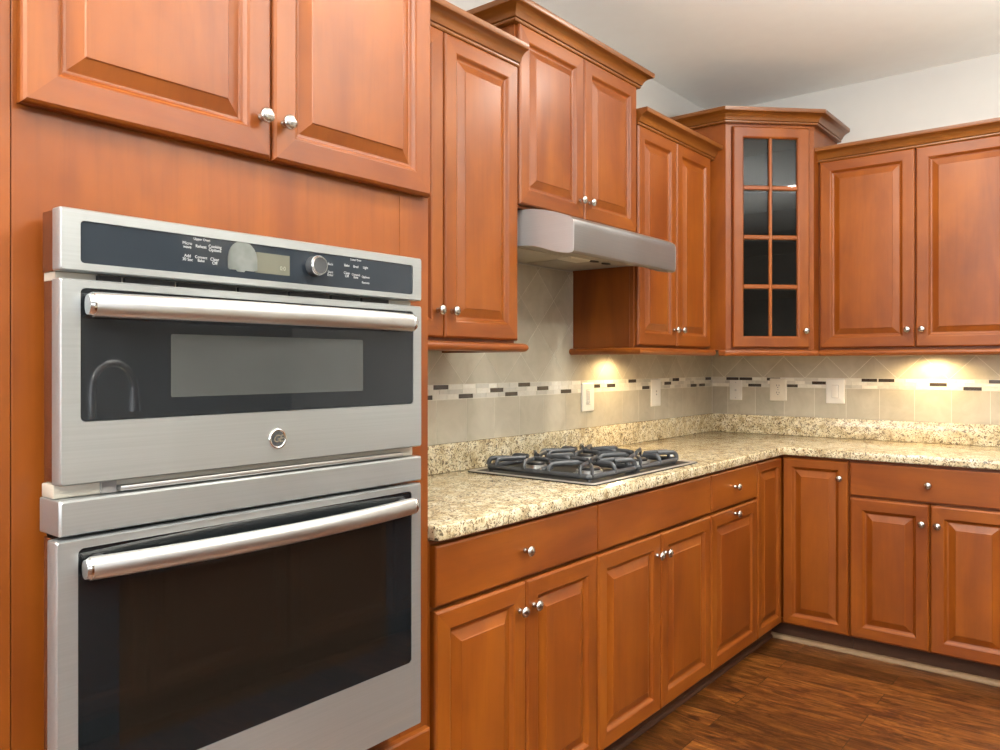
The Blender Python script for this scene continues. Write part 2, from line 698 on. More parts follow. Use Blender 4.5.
CROWN = [(a * .92, b) for a, b in [(0, 0), (.022, 0), (.0245, .0035), (.0245, .0085), (.022, .0105), (.0285, .0125), (.0305, .0165), (.0335, .0240), (.0395, .0320), (.0480, .0385), (.0580, .0430), (.0640, .0445),
         (.0680, .0465), (.0700, .0500), (.0700, .0640), (0, .0640)]]
RAIL = [(0, 0), (.036, 0), (.043, .0018), (.048, .0065), (.051, .0135), (.049, .0210), (.044, .0262), (.036, .0285), (0, .0290)]


def crown(parent, path, z, name='crown_molding'):
    return MB().sweep(path, CROWN, z=z).build(name, M['crownwood'], parent, smooth=28)


def light_rail(parent, path, z):
    return MB().sweep(path, RAIL, z=z).build('light_rail', M['wood'], parent, smooth=40)


WG = 'wall cabinets with raised panel doors'
BG = 'base cabinets under the granite countertop'
RA = PI / 2     # rotation of a cabinet on the left wall


def wall_cab(label, loc, rz, L, x0, x1, zb, zt, doors, split, crown_path, rail_path, ytop=.305, kn=True, knz=1.4605, bottom=None):
    """x0..x1 carcass in local x; doors list of (a, b, knob_x)"""
    t = thing('wall_cabinet', label, 'wall cabinet', loc, rz, WG)
    b0 = zb if bottom is None else bottom
    MB().box(x0, x1, -ytop + .019, -.002, b0, zt + .045).build('carcass', M['wood'], t, bevel=.001, seg=1)
    face_frame(t, x0, x1, b0, zt + .045, -ytop, [(split, b0 + .04, zt)] if split else [], [])
    for a, b, kx in doors:
        door(t, a, b, zb + .0095, zt, -ytop - .0005, kx, knz)
    if crown_path:
        crown(t, crown_path, zt - .001)
    if rail_path:
        light_rail(t, rail_path, b0 - .0295)
    return t


# left of the hood, local x = world y + 2.99
D = .305
t = wall_cab('wall cabinet between oven tower and range hood, mushroom knobs at its door bottoms', (0, -2.990, 0), RA, None, 0, .728, 1.370, 2.297,
             [(.004, .3625, .3625 - .029), (.3665, .7265, .3665 + .029)], .3645,
             [(0, -D), (.728, -D)], [(0, -D), (.692, -D), (.692, -.002)])
# above the hood, local x = world y + 2.262
zb = 1.8305
t = wall_cab('taller hung short wall cabinet directly above the range hood', (0, -2.262, 0), RA, None, 0.0005, .807, zb, 2.4475,
             [(.008, .4015, .4015 - .029), (.4055, .8005, .4055 + .029)], .4035,
             [(0.0005, -.002), (0.0005, -D), (.807, -D), (.807, -.002)], None, knz=1.9085)
# right of the hood, local x = world y + 1.4545
t = wall_cab('narrow two door wall cabinet between range hood and glass corner cabinet', (0, -1.4545, 0), RA, None, 0, .7535, 1.370, 2.2965,
             [(.008, .3555, .3555 - .029), (.3595, .7175, .3595 + .029)], .3575,
             [(0, -D), (.7535, -D)], [(.016, -.002), (.016, -D), (.7065, -D)], knz=1.4535)
# back wall, local x = world x - .7005
t = wall_cab('wide two door wall cabinet on the back wall beside the glass corner cabinet', (.7005, 0, 0), 0, None, 0, .8695, 1.370, 2.2985,
             [(.0085, .4335, .4335 - .0285), (.4375, .8625, .4375 + .0285)], .4355,
             [(0, -D), (.8695, -D)], [(.003, -D), (.8695, -D)])

# glass corner cabinet: built around the corner point, diagonal front
CX, CY = .383, -.700
t = thing('corner_wall_cabinet', 'diagonal corner wall cabinet with eight pane glass door', 'wall cabinet', (0, 0, 0), 0, WG)
zb, zt = 1.370, 2.4915
pw = .018
m = MB()
m.prism([(.002, CY), (CX, CY), (CX, CY + pw), (.010, CY + pw), (.010, -.010), (-CY - pw, -.010), (-CY - pw, -CX), (-CY, -CX), (-CY, -.002), (.002, -.002)], 2, zb, zt)
m.build('carcass', M['wood'], t)
poly = [(.011, CY + pw + .001), (CX - .016, CY + pw + .001), (-CY - pw - .001, -CX + .016), (-CY - pw - .001, -.011), (.011, -.011)]
MB().prism(poly, 2, zb, zb + .02).build('bottom_board', M['wood'], t)
MB().prism(poly, 2, zt - .02, zt).build('top_board', M['wood'], t)
for k, z in enumerate((1.662, 1.905, 2.145)):
    MB().prism([(p[0] * .97 + .004, p[1] * .97 - .004) for p in poly], 2, z, z + .014).build('shelf', M['inside'], t)
m = MB()
m.prism([(.0105, CY + pw + .0005), (.0125, CY + pw + .0005), (.0125, -.0125), (-CY - pw - .0005, -.0125), (-CY - pw - .0005, -.0105), (.0105, -.0105)], 2, zb + .021, zt - .021)
m.build('interior_lining', M['inside'], t)
fr = thing('diagonal_front', '', '')
for k in ('label', 'category'):
    del fr[k]
fr.parent = t
fr.location = (CX, CY, 0)
fr.rotation_euler = (0, 0, PI / 4)
W = math.hypot(-CY - CX, -CX - CY)
m = MB()
m.box(0, .045, -.0005, .0175, zb, zt, grain=2)
m.box(W - .045, W, -.0005, .0175, zb, zt, grain=2)
m.box(.045, W - .045, -.0005, .0175, zb, zb + .032, grain=0)
m.box(.045, W - .045, -.0005, .0175, zt - .06, zt, grain=0)
R45 = Matrix.Translation((CX, CY, 0)) @ Matrix.Rotation(PI / 4, 4, 'Z')


def in_front(mb, name, mat, parent, **kw):
    """mesh written in the diagonal front's own axes, child of the cabinet"""
    o = mb.build(name, mat, parent, **kw)
    o.data.transform(R45)
    return o


bpy.data.objects.remove(fr, do_unlink=True)
in_front(m, 'face_frame', M['wood'], t, bevel=.0008, seg=1)
# door with muntins
dx0, dx1, dz0, dz1 = .030, .418, 1.3805, 2.4495
yb = -.001
gx0, gx1, gz0, gz1 = .085, .3555, 1.4365, 2.3935
m = MB()


def ringrect(x0, x1, z0, z1, y):
    return [(x0, y, z0), (x1, y, z0), (x1, y, z1), (x0, y, z1)]


m.loops([ringrect(gx0, gx1, gz0, gz1, yb), ringrect(dx0, dx1, dz0, dz1, yb), ringrect(dx0, dx1, dz0, dz1, yb - .013), ringrect(dx0 + .0025, dx1 - .0025, dz0 + .0025, dz1 - .0025, yb - .017),
         ringrect(dx0 + .007, dx1 - .007, dz0 + .007, dz1 - .007, yb - .020), ringrect(gx0 - .008, gx1 + .008, gz0 - .008, gz1 + .008, yb - .020),
         ringrect(gx0 - .003, gx1 + .003, gz0 - .003, gz1 + .003, yb - .017), ringrect(gx0, gx1, gz0, gz1, yb - .012), ringrect(gx0, gx1, gz0, gz1, yb)], False, False)
dr = in_front(m, 'door', M['wood'], t)
m = MB()
xm = (gx0 + gx1) / 2
mun = [(-.0085, 0), (-.0085, -.006), (-.005, -.0095), (.005, -.0095), (.0085, -.006), (.0085, 0)]
m.prism([(xm + a, yb - .007 + b) for a, b in mun], 2, gz0, gz1, grain=2)
for k in range(1, 4):
    z = gz0 + (gz1 - gz0) * k / 4
    for xa, xb in ((gx0, xm - .008), (xm + .008, gx1)):
        m.prism([(yb - .0075 + b, z + a * 1.25) for a, b in mun], 0, xa, xb, grain=0)
in_front(m, 'muntin_grid', M['wood'], dr)
in_front(MB().box(gx0 - .006, gx1 + .006, yb - .006, yb - .003, gz0 - .006, gz1 + .006), 'glass', M['glass'], dr)
ko = MB().lathe(KNOB, (.3905, yb - .0205, 1.4625), (0, -1, 0), 24).build('knob', M['nickel'], dr, smooth=50)
ko.data.transform(R45)
pth = [(.002, CY), (CX, CY), (-CY, -CX), (-CY, -.002)]
MB().sweep(pth, CROWN, z=2.4655).build('crown_molding', M['crownwood'], t, smooth=28)
MB().sweep([(D + .052, CY), (CX, CY), (-CY, -CX), (-CY, -D - .056)], [(o * .45, u) for o, u in RAIL], z=zb - .0295).build('light_rail', M['wood'], t, smooth=40)

# ------------------------------------------------------------------ base cabinets
BD = .612
ZT = .875


def base_cab(label, loc, rz, x0, x1, fronts, xs=(), zs=(.711,), toe0=None, toe1=None):
    t = thing('base_cabinet', label, 'base cabinet', loc, rz, BG)
    MB().box(x0, x1, -BD + .019, -.002, .078, ZT).build('carcass', M['wood'], t, bevel=.001, seg=1)
    face_frame(t, x0, x1, .078, ZT, -BD, xs, zs)
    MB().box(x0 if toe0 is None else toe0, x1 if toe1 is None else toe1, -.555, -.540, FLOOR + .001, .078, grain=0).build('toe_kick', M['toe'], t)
    for kind, a, b, z0, z1, kx, kz in fronts:
        if kind == 'door':
            door(t, a, b, z0, z1, -BD - .0005, kx, kz)
        else:
            drawer(t, a, b, z0, z1, -BD - .0005, kx, kz, kind)
    return t


Z0, Z1, Z2, Z3 = .0845, .7055, .716, .864
o = 2.991
base_cab('base cabinet beside the oven tower, wide top drawer over two doors', (0, -o, 0), RA, 0, .7335,
         [('drawer', .0055, .7315, Z2, Z3, .3575, .791), ('door', .0055, .3640, Z0, Z1, .3640 - .031, .6315), ('door', .3675, .7315, Z0, Z1, .3675 + .029, .6335)], [(.3658, .118, .71)])
o = 2.257
base_cab('base cabinet under the gas cooktop with blank false drawer front', (0, -o, 0), RA, 0, .8360,
         [('false_drawer_front', .0025, .8325, Z2, Z3, None, None), ('door', .0025, .4155, Z0, Z1, .4155 - .031, .634), ('door', .4190, .8325, Z0, Z1, .4190 + .027, .633)], [(.4173, .118, .71)])
o = 1.4205
base_cab('narrow base cabinet with one drawer and one door, knob centred at door top', (0, -o, 0), RA, 0, .4825,
         [('drawer', .0025, .4805, Z2, Z3, .2295, .792), ('door', .0025, .4805, Z0, Z1, .2295, .681)], [])
base_cab('back wall base cabinet with wide drawer above two doors', (.9305, 0, 0), 0, 0, .644,
         [('drawer', .0035, .6405, Z2, Z3, .3182, .790), ('door', .0035, .3205, Z0, Z1, .2945, .6235), ('door', .3240, .6405, Z0, Z1, .3535, .623)], [(.3222, .118, .71)])
# corner base cabinet with a two leaf folding door
t = thing('corner_base_cabinet', 'inside corner base cabinet with two leaf folding corner door', 'base cabinet', (0, 0, 0), 0, BG)
e0 = .9365
m = MB()
m.prism([(.002, -e0), (BD - .019, -e0), (BD - .019, -BD + .019), (.929, -BD + .019), (.929, -.002), (.002, -.002)], 2, .078, ZT)
m.build('carcass', M['wood'], t, bevel=.001, seg=1)
m = MB()
m.box(BD - .018, BD, -e0, -e0 + .012, .078, ZT, grain=2)
m.box(.917, .929, -BD, -BD + .018, .078, ZT, grain=2)
m.box(BD - .018, BD, -e0 + .012, -BD, .078, .10, grain=1)
m.box(BD - .018, .917, -BD, -BD + .018, .078, .10, grain=0)
m.box(BD - .018, BD, -e0 + .012, -BD, .866, ZT, grain=1)
m.box(BD - .018, .917, -BD, -BD + .018, .866, ZT, grain=0)
m.build('face_frame', M['wood'], t)
m = MB()
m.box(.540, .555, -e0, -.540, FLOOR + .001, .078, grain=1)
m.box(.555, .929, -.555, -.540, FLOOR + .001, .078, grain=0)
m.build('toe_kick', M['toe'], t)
# leaf on the left run: build in run-local axes then rotate
lf = door_mesh(-.9335, -.6345, Z0, Z3, -BD - .0005, fw=.050).build('door', M['wood'], t, smooth=7)
lf.data.transform(Matrix.Rotation(PI / 2, 4, 'Z'))
lf2 = door_mesh(.6345, .9265, Z0, Z3, -BD - .0005, fw=.050).build('door', M['wood'], t, smooth=7)
knob(lf2, .8925, -BD - .021, .787)
# shoe strips at the toe kicks
struct(MB().sweep([(.556, -.5555), (1.5745, -.5555)], [(0, 0), (.020, 0), (.020, .006), (.016, .015), (.008, .020), (0, .021)], z=FLOOR + .001).build('baseboard_back', M['shoe'], smooth=40))
struct(MB().sweep([(.5555, -2.99), (.5555, -.577)], [(0, 0), (.012, 0), (.012, .006), (.010, .012), (.005, .016), (0, .016)], z=FLOOR + .001, grain=1).build('baseboard_left', M['toe'], smooth=40))  # left strip takes the shade-darkened toe colour

# ------------------------------------------------------------------ oven tower and pantry
t = thing('oven_cabinet', 'tall oven tower cabinet housing the double wall oven', 'cabinet', (0, -3.895, 0), RA)
OW = .899
OD = .615
m = MB()
m.box(0, .019, -OD + .019, -.002, .08, 2.36)
m.box(OW - .019, OW, -OD + .019, -.002, .08, 2.36)
m.box(.019, OW - .019, -.010, -.002, .08, 2.36)
m.box(.019, OW - .019, -OD + .019, -.010, 2.34, 2.36)
m.box(.019, OW - .019, -OD + .019, -.010, .08, .10)
m.build('carcass', M['wood'], t)
# one wide face panel with the oven cut-out
m = MB()
yF, yB = -OD, -OD + .019
cx0, cx1, cz0, cz1 = .050, .772, .480, 1.520
rq = lambda a, b, c, d, y: [(a, y, c), (b, y, c), (b, y, d), (a, y, d)]
m.loops([rq(cx0, cx1, cz0, cz1, yB), rq(0, OW, .08, 2.36, yB), rq(0, OW, .08, 2.36, yF), rq(cx0, cx1, cz0, cz1, yF), rq(cx0, cx1, cz0, cz1, yB)], False, False, grain=2)
m.build('face_frame', M['wood'], t, bevel=.001, seg=1)
# narrow stile line at the right edge
MB().box(.806, OW - .0005, -OD - .0012, -OD, .08, 1.69, grain=2).build('edge_stile', M['wood'], t)
yd = -OD - .005
lw = .4345
door(t, .0055, .4455, 1.6955, 2.297, yd, .4455 - .0255, 1.7705)
door(t, .4490, .8885, 1.6955, 2.297, yd, .4490 + .0225, 1.7695)
drawer(t, .010, OW - .010, .105, .440, -OD - .0005, OW / 2, .36)
crown(t, [(0, -OD), (OW, -OD), (OW, -D - .075)], 2.2965)
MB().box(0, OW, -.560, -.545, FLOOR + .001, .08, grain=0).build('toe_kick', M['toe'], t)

t = thing('pantry_cabinet', 'tall pantry cabinet edge at the left side of the oven tower', 'cabinet', (0, -4.6605, 0), RA)
PW = .764
MB().box(0, PW, -OD + .019, -.002, .08, 2.36).build('carcass', M['wood'], t, bevel=.001, seg=1)
face_frame(t, 0, PW, .08, 2.36, -OD - .0005, [(PW / 2, .12, 2.30)], [1.38], sw=.06)
for a, b, kx in ((.030, PW / 2 - .002, PW / 2 - .03), (PW / 2 + .002, PW - .052, PW / 2 + .03)):
    door(t, a, b, .105, 1.375, -OD - .001, kx, 1.25)
    door(t, a, b, 1.385, 2.297, -OD - .001, kx, 1.46)
crown(t, [(0, -.002), (0, -OD), (PW, -OD)], 2.2965)
MB().box(0, PW, -.560, -.545, FLOOR + .001, .08, grain=0).build('toe_kick', M['toe'], t)


# ------------------------------------------------------------------ double wall oven (world axes: front faces +x, y along the wall)
def rr(y0, y1, z0, z1, r, n=5):
    """rounded rectangle as (y, z) points"""
    pts = []
    for cy, cz, a0 in ((y1 - r, z1 - r, 0), (y0 + r, z1 - r, PI / 2), (y0 + r, z0 + r, PI), (y1 - r, z0 + r, 1.5 * PI)):
        for i in range(n + 1):
            a = a0 + i * PI / 2 / n
            pts.append((cy + r * math.cos(a), cz + r * math.sin(a)))
    return pts


OVX = .7055
oven = thing('wall_oven', 'stainless steel double wall oven built into the oven tower', 'oven', (0, 0, 0))
oy0, oy1 = -3.8625, -3.1065
OC = (oy0 + oy1) / 2


def frame_plate(y0, y1, z0, z1, hole, r, x0, x1, edge=.004):
    """steel front plate with a rounded window hole, rim turned back"""
    m = MB()
    n = 5
    h = rr(*hole, r, n)
    oq = rr(y0, y1, z0, z1, .003, n)
    oi = rr(y0 + edge * .6, y1 - edge * .6, z0 + edge * .6, z1 - edge * .6, .003, n)
    L = [[(x0, p[0], p[1]) for p in oq], [(x1 - edge, p[0], p[1]) for p in oq], [(x1, p[0], p[1]) for p in oi], [(x1, p[0], p[1]) for p in h], [(x1 - .004, p[0], p[1]) for p in h], [(x0, p[0], p[1]) for p in h]]
    m.loops(L, False, False)
    return m


# body behind the fronts
m = MB()
m.box(.05, .634, oy0 + .025, oy1 - .025, .490, 1.515)
m.build('oven_body', M['black'], oven)
m = MB()
m.box(.6345, .680, oy0 + .004, oy1 - .004, 1.4405, 1.5325)
m.box(.6345, .675, oy0 + .006, oy1 - .006, 1.4275, 1.4400)
m.box(.6345, .675, oy0 + .006, oy1 - .006, .506, 1.036)
m.v, f0 = m.v, m.f
for i in range(3):
    q = MB()
    q.add(m.v[8 * i:8 * i + 8], [tuple(j - 8 * i for j in f[0]) for f in f0[6 * i:6 * i + 6]])
    q.build('side_trim', M['beigemetal'] if i == 1 else M['reflected_brown'], oven)
m = MB()
m.box(.6345, .678, oy0 + .002, oy1 - .002, 1.0975, 1.1185)
m.build('vent_strip', M['beigemetal'], oven, bevel=.002)
# vent details between the doors
m = MB()
m.box(.678, .694, oy0 + .095, oy1 - .045, 1.1000, 1.1085)
m.build('vent_rail', M['steelbar'], oven, bevel=.002)
m = MB()
m.box(.6782, .6825, oy0 + .070, oy0 + .094, 1.0985, 1.1180)
m.build('vent_hinge', M['plategrey'], oven)
m = MB()
for a, b in ((.065, .105), (.107, .195), (.197, .31), (.312, .42), (.422, .52), (.522, .60), (.602, .68)):
    m.box(.676, .684, oy0 + a, oy0 + b - .004, 1.4300, 1.4385)
m.build('vent_slots', M['black'], oven)

# control panel
cp = frame_plate(oy0, oy1, 1.4400, 1.5340, (-3.833, -3.1345, 1.4525, 1.5165), .006, .680, OVX).build('control_panel', M['steel'], oven, smooth=35)
MB().loops([[(.681, p[0], p[1]) for p in rr(-3.8335, -3.134, 1.452, 1.517, .006)], [(OVX - .0015, p[0], p[1]) for p in rr(-3.8325, -3.135, 1.453, 1.516, .006)]]).build('panel_glass', M['panelglass'], cp)
# display, film and dial
x = OVX - .0013
MB().box(x - .001, x + .0002, -3.531, -3.4565, 1.4655, 1.5025).build('display', M['lcd'], cp)
arch = []
for i in range(13):
    a = PI * i / 12
    arch.append((-3.5560 + .0295 * math.cos(a) * (1 - .12 * math.sin(a)), 1.4880 + .0305 * math.sin(a) ** .8 if 0 < i < 12 else 1.4880))
arch = [(-3.5265, 1.4690)] + arch + [(-3.5855, 1.4690)]
arch += [(-3.583, 1.4665), (-3.570, 1.4668), (-3.567, 1.4640), (-3.553, 1.4640), (-3.551, 1.4668), (-3.534, 1.4665)]
MB().prism(arch, 0, x - .0005, x + .0006).build('film_label', M['sticker'], cp)
MB().lathe([(.0001, 0), (.0195, 0), (.0195, .004), (.0185, .006), (.0180, .018), (.0165, .0205), (.0145, .0205), (.0001, .0200)], (x, -3.4010, 1.4890), (1, 0, 0), 32).build('dial', M['knobgrey'], cp, smooth=40)
MB().lathe([(.0150, .0196), (.0185, .0150), (.0192, .0155), (.0187, .0190), (.0172, .0213), (.0152, .0213)], (x, -3.4010, 1.4890), (1, 0, 0), 32, ring=True).build('dial_ring', M['chrome'], cp, smooth=50)


def text(body, y, z, size, parent, x=OVX - .0006, mat=None, name='printed_text', shear=0.0, space=1.0):
    c = bpy.data.curves.new(name, 'FONT')
    c.body = body
    c.size = size
    c.align_x = 'CENTER'
    c.align_y = 'CENTER'
    c.extrude = .0001
    c.space_line = .85
    c.materials.append(mat or M['printed'])
    c.shear = shear
    c.space_character = space
    tmp = bpy.data.objects.new(name, c)
    COL.objects.link(tmp)
    bpy.context.view_layer.update()
    me = bpy.data.meshes.new_from_object(tmp.evaluated_get(bpy.context.evaluated_depsgraph_get()))
    bpy.data.objects.remove(tmp, do_unlink=True)
    me.name = name
    ob = bpy.data.objects.new(name, me)
    COL.objects.link(ob)
    ob.parent = parent
    ob.location = (x, y, z)
    ob.rotation_euler = (PI / 2, 0, PI / 2)
    return ob


for s, y, z, sz in [('Upper Oven', -3.635, 1.5115, .0060), ('Micro\nwave', -3.6615, 1.4995, .0072), ('Reheat', -3.6365, 1.4995, .0072), ('Cooking\nOptions', -3.6105, 1.4990, .0072),
                    ('Add\n30 Sec', -3.6610, 1.4785, .0072), ('Convect\nBake', -3.6365, 1.4785, .0066), ('Clear\nOff', -3.6110, 1.4770, .0076),
                    ('Back', -3.3610, 1.4970, .0068), ('Start\nEnter', -3.3610, 1.4785, .0068), ('Lower Oven', -3.2960, 1.5115, .0055),
                    ('Bake', -3.3195, 1.4985, .0070), ('Broil', -3.2960, 1.4980, .0070), ('Light', -3.2705, 1.4985, .0070), ('Clear\nOff', -3.3195, 1.4800, .0072), ('Convect\nBake', -3.2960, 1.4790, .0064),
                    ('Options', -3.2700, 1.4790, .0064), ('Remote', -3.2700, 1.4675, .0064)]:
    text(s, y, z, sz, cp)
text('0:0', -3.4720, 1.4775, .0105, cp, mat=M['lcdtext'])


def bow_handle(parent, zc, hh, xe=.729, half=.331):
    """bowed flat-oval bar with end posts"""
    pts = []
    for i in range(25):
        s = -1 + 2 * i / 24
        pts.append((xe + .030 * (1 - s * s), OC - .004 + s * half, zc))
    h = MB().tube(pts, .012, hh, n=20).build('handle', M['steelbar'], parent, smooth=50)
    for s in (-1, 1):
        m = MB()
        y = OC - .004 + s * (half - .001)
        m.lathe([(.0001, 0), (hh * .93, 0), (hh * .98, .004), (hh * .80, .009), (.0001, .0100)], (xe + .001, y, zc), (0, s, 0), 20)
        for i, p in enumerate(m.v):
            m.v[i] = (xe + .001 + (p[0] - xe - .001) * .72, p[1], p[2])
        m.build('handle_end_cap', M['chrome'], h, smooth=50)
        yc = OC - .004 + s * (half - .018)
        MB().lathe([(hh * .95, 0), (hh * .9, .012), (hh * .72, .016)], (OVX - .002, yc, zc), (1, 0, 0), 20).build('handle_post', M['capblack'], h, smooth=50)
    return h


# upper door
ud = frame_plate(oy0, oy1, 1.1190, 1.4285, (-3.8330, -3.1330, 1.2133, 1.4155), .008, .678, OVX).build('upper_door', M['steel'], oven, smooth=35)
MB().loops([[(.679, p[0], p[1]) for p in rr(-3.8335, -3.1325, 1.2128, 1.4160, .008)], [(OVX - .0012, p[0], p[1]) for p in rr(-3.8322, -3.1338, 1.2141, 1.4147, .008)]]).build('door_glass', M['doorglass'], ud)
MB().prism(rr(-3.690, -3.277, 1.246, 1.350, .003), 0, OVX - .002, OVX - .0009).build('viewing_window', M['gray_glass'], ud)
MB().loops([[(.6345, p[0], p[1]) for p in rr(oy0 + .006, oy1 - .006, 1.1195, 1.4280, .003)], [(.6775, p[0], p[1]) for p in rr(oy0 + .006, oy1 - .006, 1.1195, 1.4280, .003)]]).build('door_core', M['reflected_brown'], ud)
bow_handle(ud, 1.3895, .0190, .722, .334)
# round maker's badge
bd = MB().lathe([(.0001, 0), (.0195, 0), (.0195, .002), (.0180, .0038), (.0165, .0042), (.0150, .0036), (.0142, .0026), (.0001, .0026)], (OVX - .0002, -3.4845, 1.1630), (1, 0, 0), 36).build('badge', M['chrome'], ud, smooth=40)
MB().lathe([(.0001, .0024), (.0140, .0024), (.0140, .0029), (.0001, .0029)], (OVX - .0002, -3.4845, 1.1630), (1, 0, 0), 36).build('badge_field', M['knobgrey'], bd, smooth=40)
tx = text('GE', -3.4845, 1.1630, .0190, bd, x=OVX + .0030, mat=M['chrome'], name='badge_monogram', shear=.25, space=.82)

# trim strip between the ovens
m = MB()
m.loops([[(.634, p[0], p[1]) for p in rr(oy0, oy1, 1.0440, 1.0970, .002)], [(OVX - .004, p[0], p[1]) for p in rr(oy0, oy1, 1.0440, 1.0970, .002)], [(OVX, p[0], p[1]) for p in rr(oy0 + .003, oy1 - .003, 1.0470, 1.0940, .002)]])
m.build('center_trim', M['steel'], oven, smooth=35)
# lower door
ly0, ly1 = oy0 - .0055, oy1 - .0025
ld = frame_plate(ly0, ly1, .5060, 1.0380, (-3.8370, -3.1390, .6490, 1.0235), .009, .676, OVX + .001).build('lower_door', M['steel'], oven, smooth=35)
MB().loops([[(.677, p[0], p[1]) for p in rr(-3.8375, -3.1385, .6485, 1.0240, .009)], [(OVX - .0002, p[0], p[1]) for p in rr(-3.8362, -3.1398, .6498, 1.0227, .009)]]).build('door_glass', M['ovenglass'], ld)
MB().prism(rr(-3.775, -3.213, .705, .962, .004), 0, OVX - .001, OVX + .0001).build('viewing_window', M['brown_glass'], ld)
bow_handle(ld, .9945, .0180, .722, .338)
m = MB()
m.box(.6345, .668, oy0 + .02, oy1 - .004, .484, .498)
m.build('bottom_trim', M['steelbar'], oven, bevel=.003)
MB().box(.6345, .660, oy0 + .02, oy1 - .010, .4985, .5045).build('bottom_vent', M['black'], oven)

# ------------------------------------------------------------------ countertop
t = thing('countertop', 'speckled beige granite countertop running around the corner', 'countertop', (0, 0, 0))
CE = .648


def arc(cx, cy, r, a0, a1, n=6):
    return [(cx + r * math.cos(a0 + (a1 - a0) * i / n), cy + r * math.sin(a0 + (a1 - a0) * i / n)) for i in range(n + 1)]


poly = [(.002, -2.993), (CE - .022, -2.993)] + arc(CE - .022, -2.993 + .022, .022, -PI / 2, 0)[1:] + \
    [(CE, -CE - .012)] + arc(CE + .012, -CE - .012, .012, PI, PI / 2)[1:] + [(1.590, -CE), (1.590, -.002), (.002, -.002)]
MB().prism(poly, 2, .8765, .914).build('counter_slab', M['granite'], t, bevel=.006, seg=3)
m = MB()
m.prism([(.0015, -2.992), (.0215, -2.992), (.0215, -.0215), (1.589, -.0215), (1.589, -.0015), (.0015, -.0015)], 2, .9145, 1.016)
m.build('granite_upstand', M['granite'], t, bevel=.002)

# ------------------------------------------------------------------ tile backsplash
random.seed(7)
TP = .1615


def clip(poly, lo, hi, ax):
    for bound, sign in ((lo, 1), (hi, -1)):
        out = []
        for i in range(len(poly)):
            a, b = poly[i], poly[(i + 1) % len(poly)]
            da, db = sign * (a[ax] - bound), sign * (b[ax] - bound)
            if da >= 0:
                out.append(a)
            if (da >= 0) != (db >= 0):
                k = da / (da - db)
                out.append((a[0] + (b[0] - a[0]) * k, a[1] + (b[1] - a[1]) * k))
        poly = out
        if len(poly) < 3:
            return []
    return poly


BT, BB = 1.2270, 1.1735


def backsplash(label, P, s0, s1, phase_sq, phase_dia, regions, darks, outline):
    """P maps (s, out, z) to world; s along the wall"""
    th = thing('tile_backsplash', label, 'backsplash', (0, 0, 0), 0, 'tile backsplash panels')
    g = MB()
    for a, b, za, zb_ in outline:
        v = [P(a, .0005, za), P(b, .0005, za), P(b, .0005, zb_), P(a, .0005, zb_), P(a, .0055, za), P(b, .0055, za), P(b, .0055, zb_), P(a, .0055, zb_)]
        g.add(v, [(0, 3, 2, 1), (4, 5, 6, 7), (0, 1, 5, 4), (1, 2, 6, 5), (2, 3, 7, 6), (3, 0, 4, 7)])
    g.build('grout', M['grout'], th)
    m = MB()

    def tile(poly, tint):
        n = len(poly)
        m.add([P(p[0], .0045, p[1]) for p in poly] + [P(p[0], .0062, p[1]) for p in poly],
              [tuple(range(n, 2 * n))] + [(i, (i + 1) % n, n + (i + 1) % n, n + i) for i in range(n)], tint=tint)
    gp = .0013
    k0 = math.floor((s0 - phase_sq) / TP) - 1
    for k in range(k0, k0 + 30):
        a, b = phase_sq + k * TP + gp, phase_sq + (k + 1) * TP - gp
        q = clip([(a, 1.0175), (b, 1.0175), (b, BB - gp), (a, BB - gp)], s0 + gp, s1 - gp, 0)
        if q:
            tile(q, random.uniform(.93, 1.04))
    dg = TP * math.sqrt(2)
    h = dg / 2 - gp * 1.41
    k0 = math.floor((s0 - phase_dia) / dg) - 1
    for row in range(0, 7):
        zc = BT + row * dg / 2
        for k in range(k0, k0 + 22):
            cx = phase_dia + k * dg + (row % 2) * 0 + (dg / 2 if row % 2 == 0 else 0)
            q0 = [(cx - h, zc), (cx, zc - h), (cx + h, zc), (cx, zc + h)]
            tint = random.uniform(.93, 1.04)
            for a, b, za, zb_ in regions:
                q = clip(q0, a, b, 0)
                q = clip(q, za, zb_, 1) if q else q
                if q:
                    tile(q, tint)
    m.build('tiles', M['tile'], th, smooth=0)
    m = MB()
    rows = [(1.2182, 0), (1.2005, 1), (1.1828, 2)]
    hh = .0080
    for zc, r in rows:
        ds = sorted((a, b) for a, b, z in darks if min(rows, key=lambda q: abs(q[0] - z))[1] == r)
        cur = s0 + .001
        items = []
        for a, b in ds + [(s1 - .001, None)]:
            while cur < a - .004:
                L = min(random.choice([.050, .0755, .0755]), a - cur)
                if a - cur - L < .018:
                    L = a - cur
                items.append((cur, cur + L - .0018, 0))
                cur += L
            if b is not None:
                items.append((a, b, 1))
                cur = b + .0018
        for a, b, kd in items:
            v = [(a, zc - hh), (b, zc - hh), (b, zc + hh), (a, zc + hh)]
            n = 4
            m.add([P(p[0], .0045, p[1]) for p in v] + [P(p[0], .0072, p[1]) for p in v], [(4, 5, 6, 7)] + [(i, (i + 1) % 4, 4 + (i + 1) % 4, 4 + i) for i in range(4)],
                  mat=kd, tint=random.choice([.78, .86, .93, 1.0, 1.06, 1.16]))
    m.build('mosaic_accent_band', [M['mosaic'], M['darktile']], th, smooth=0)
    return th


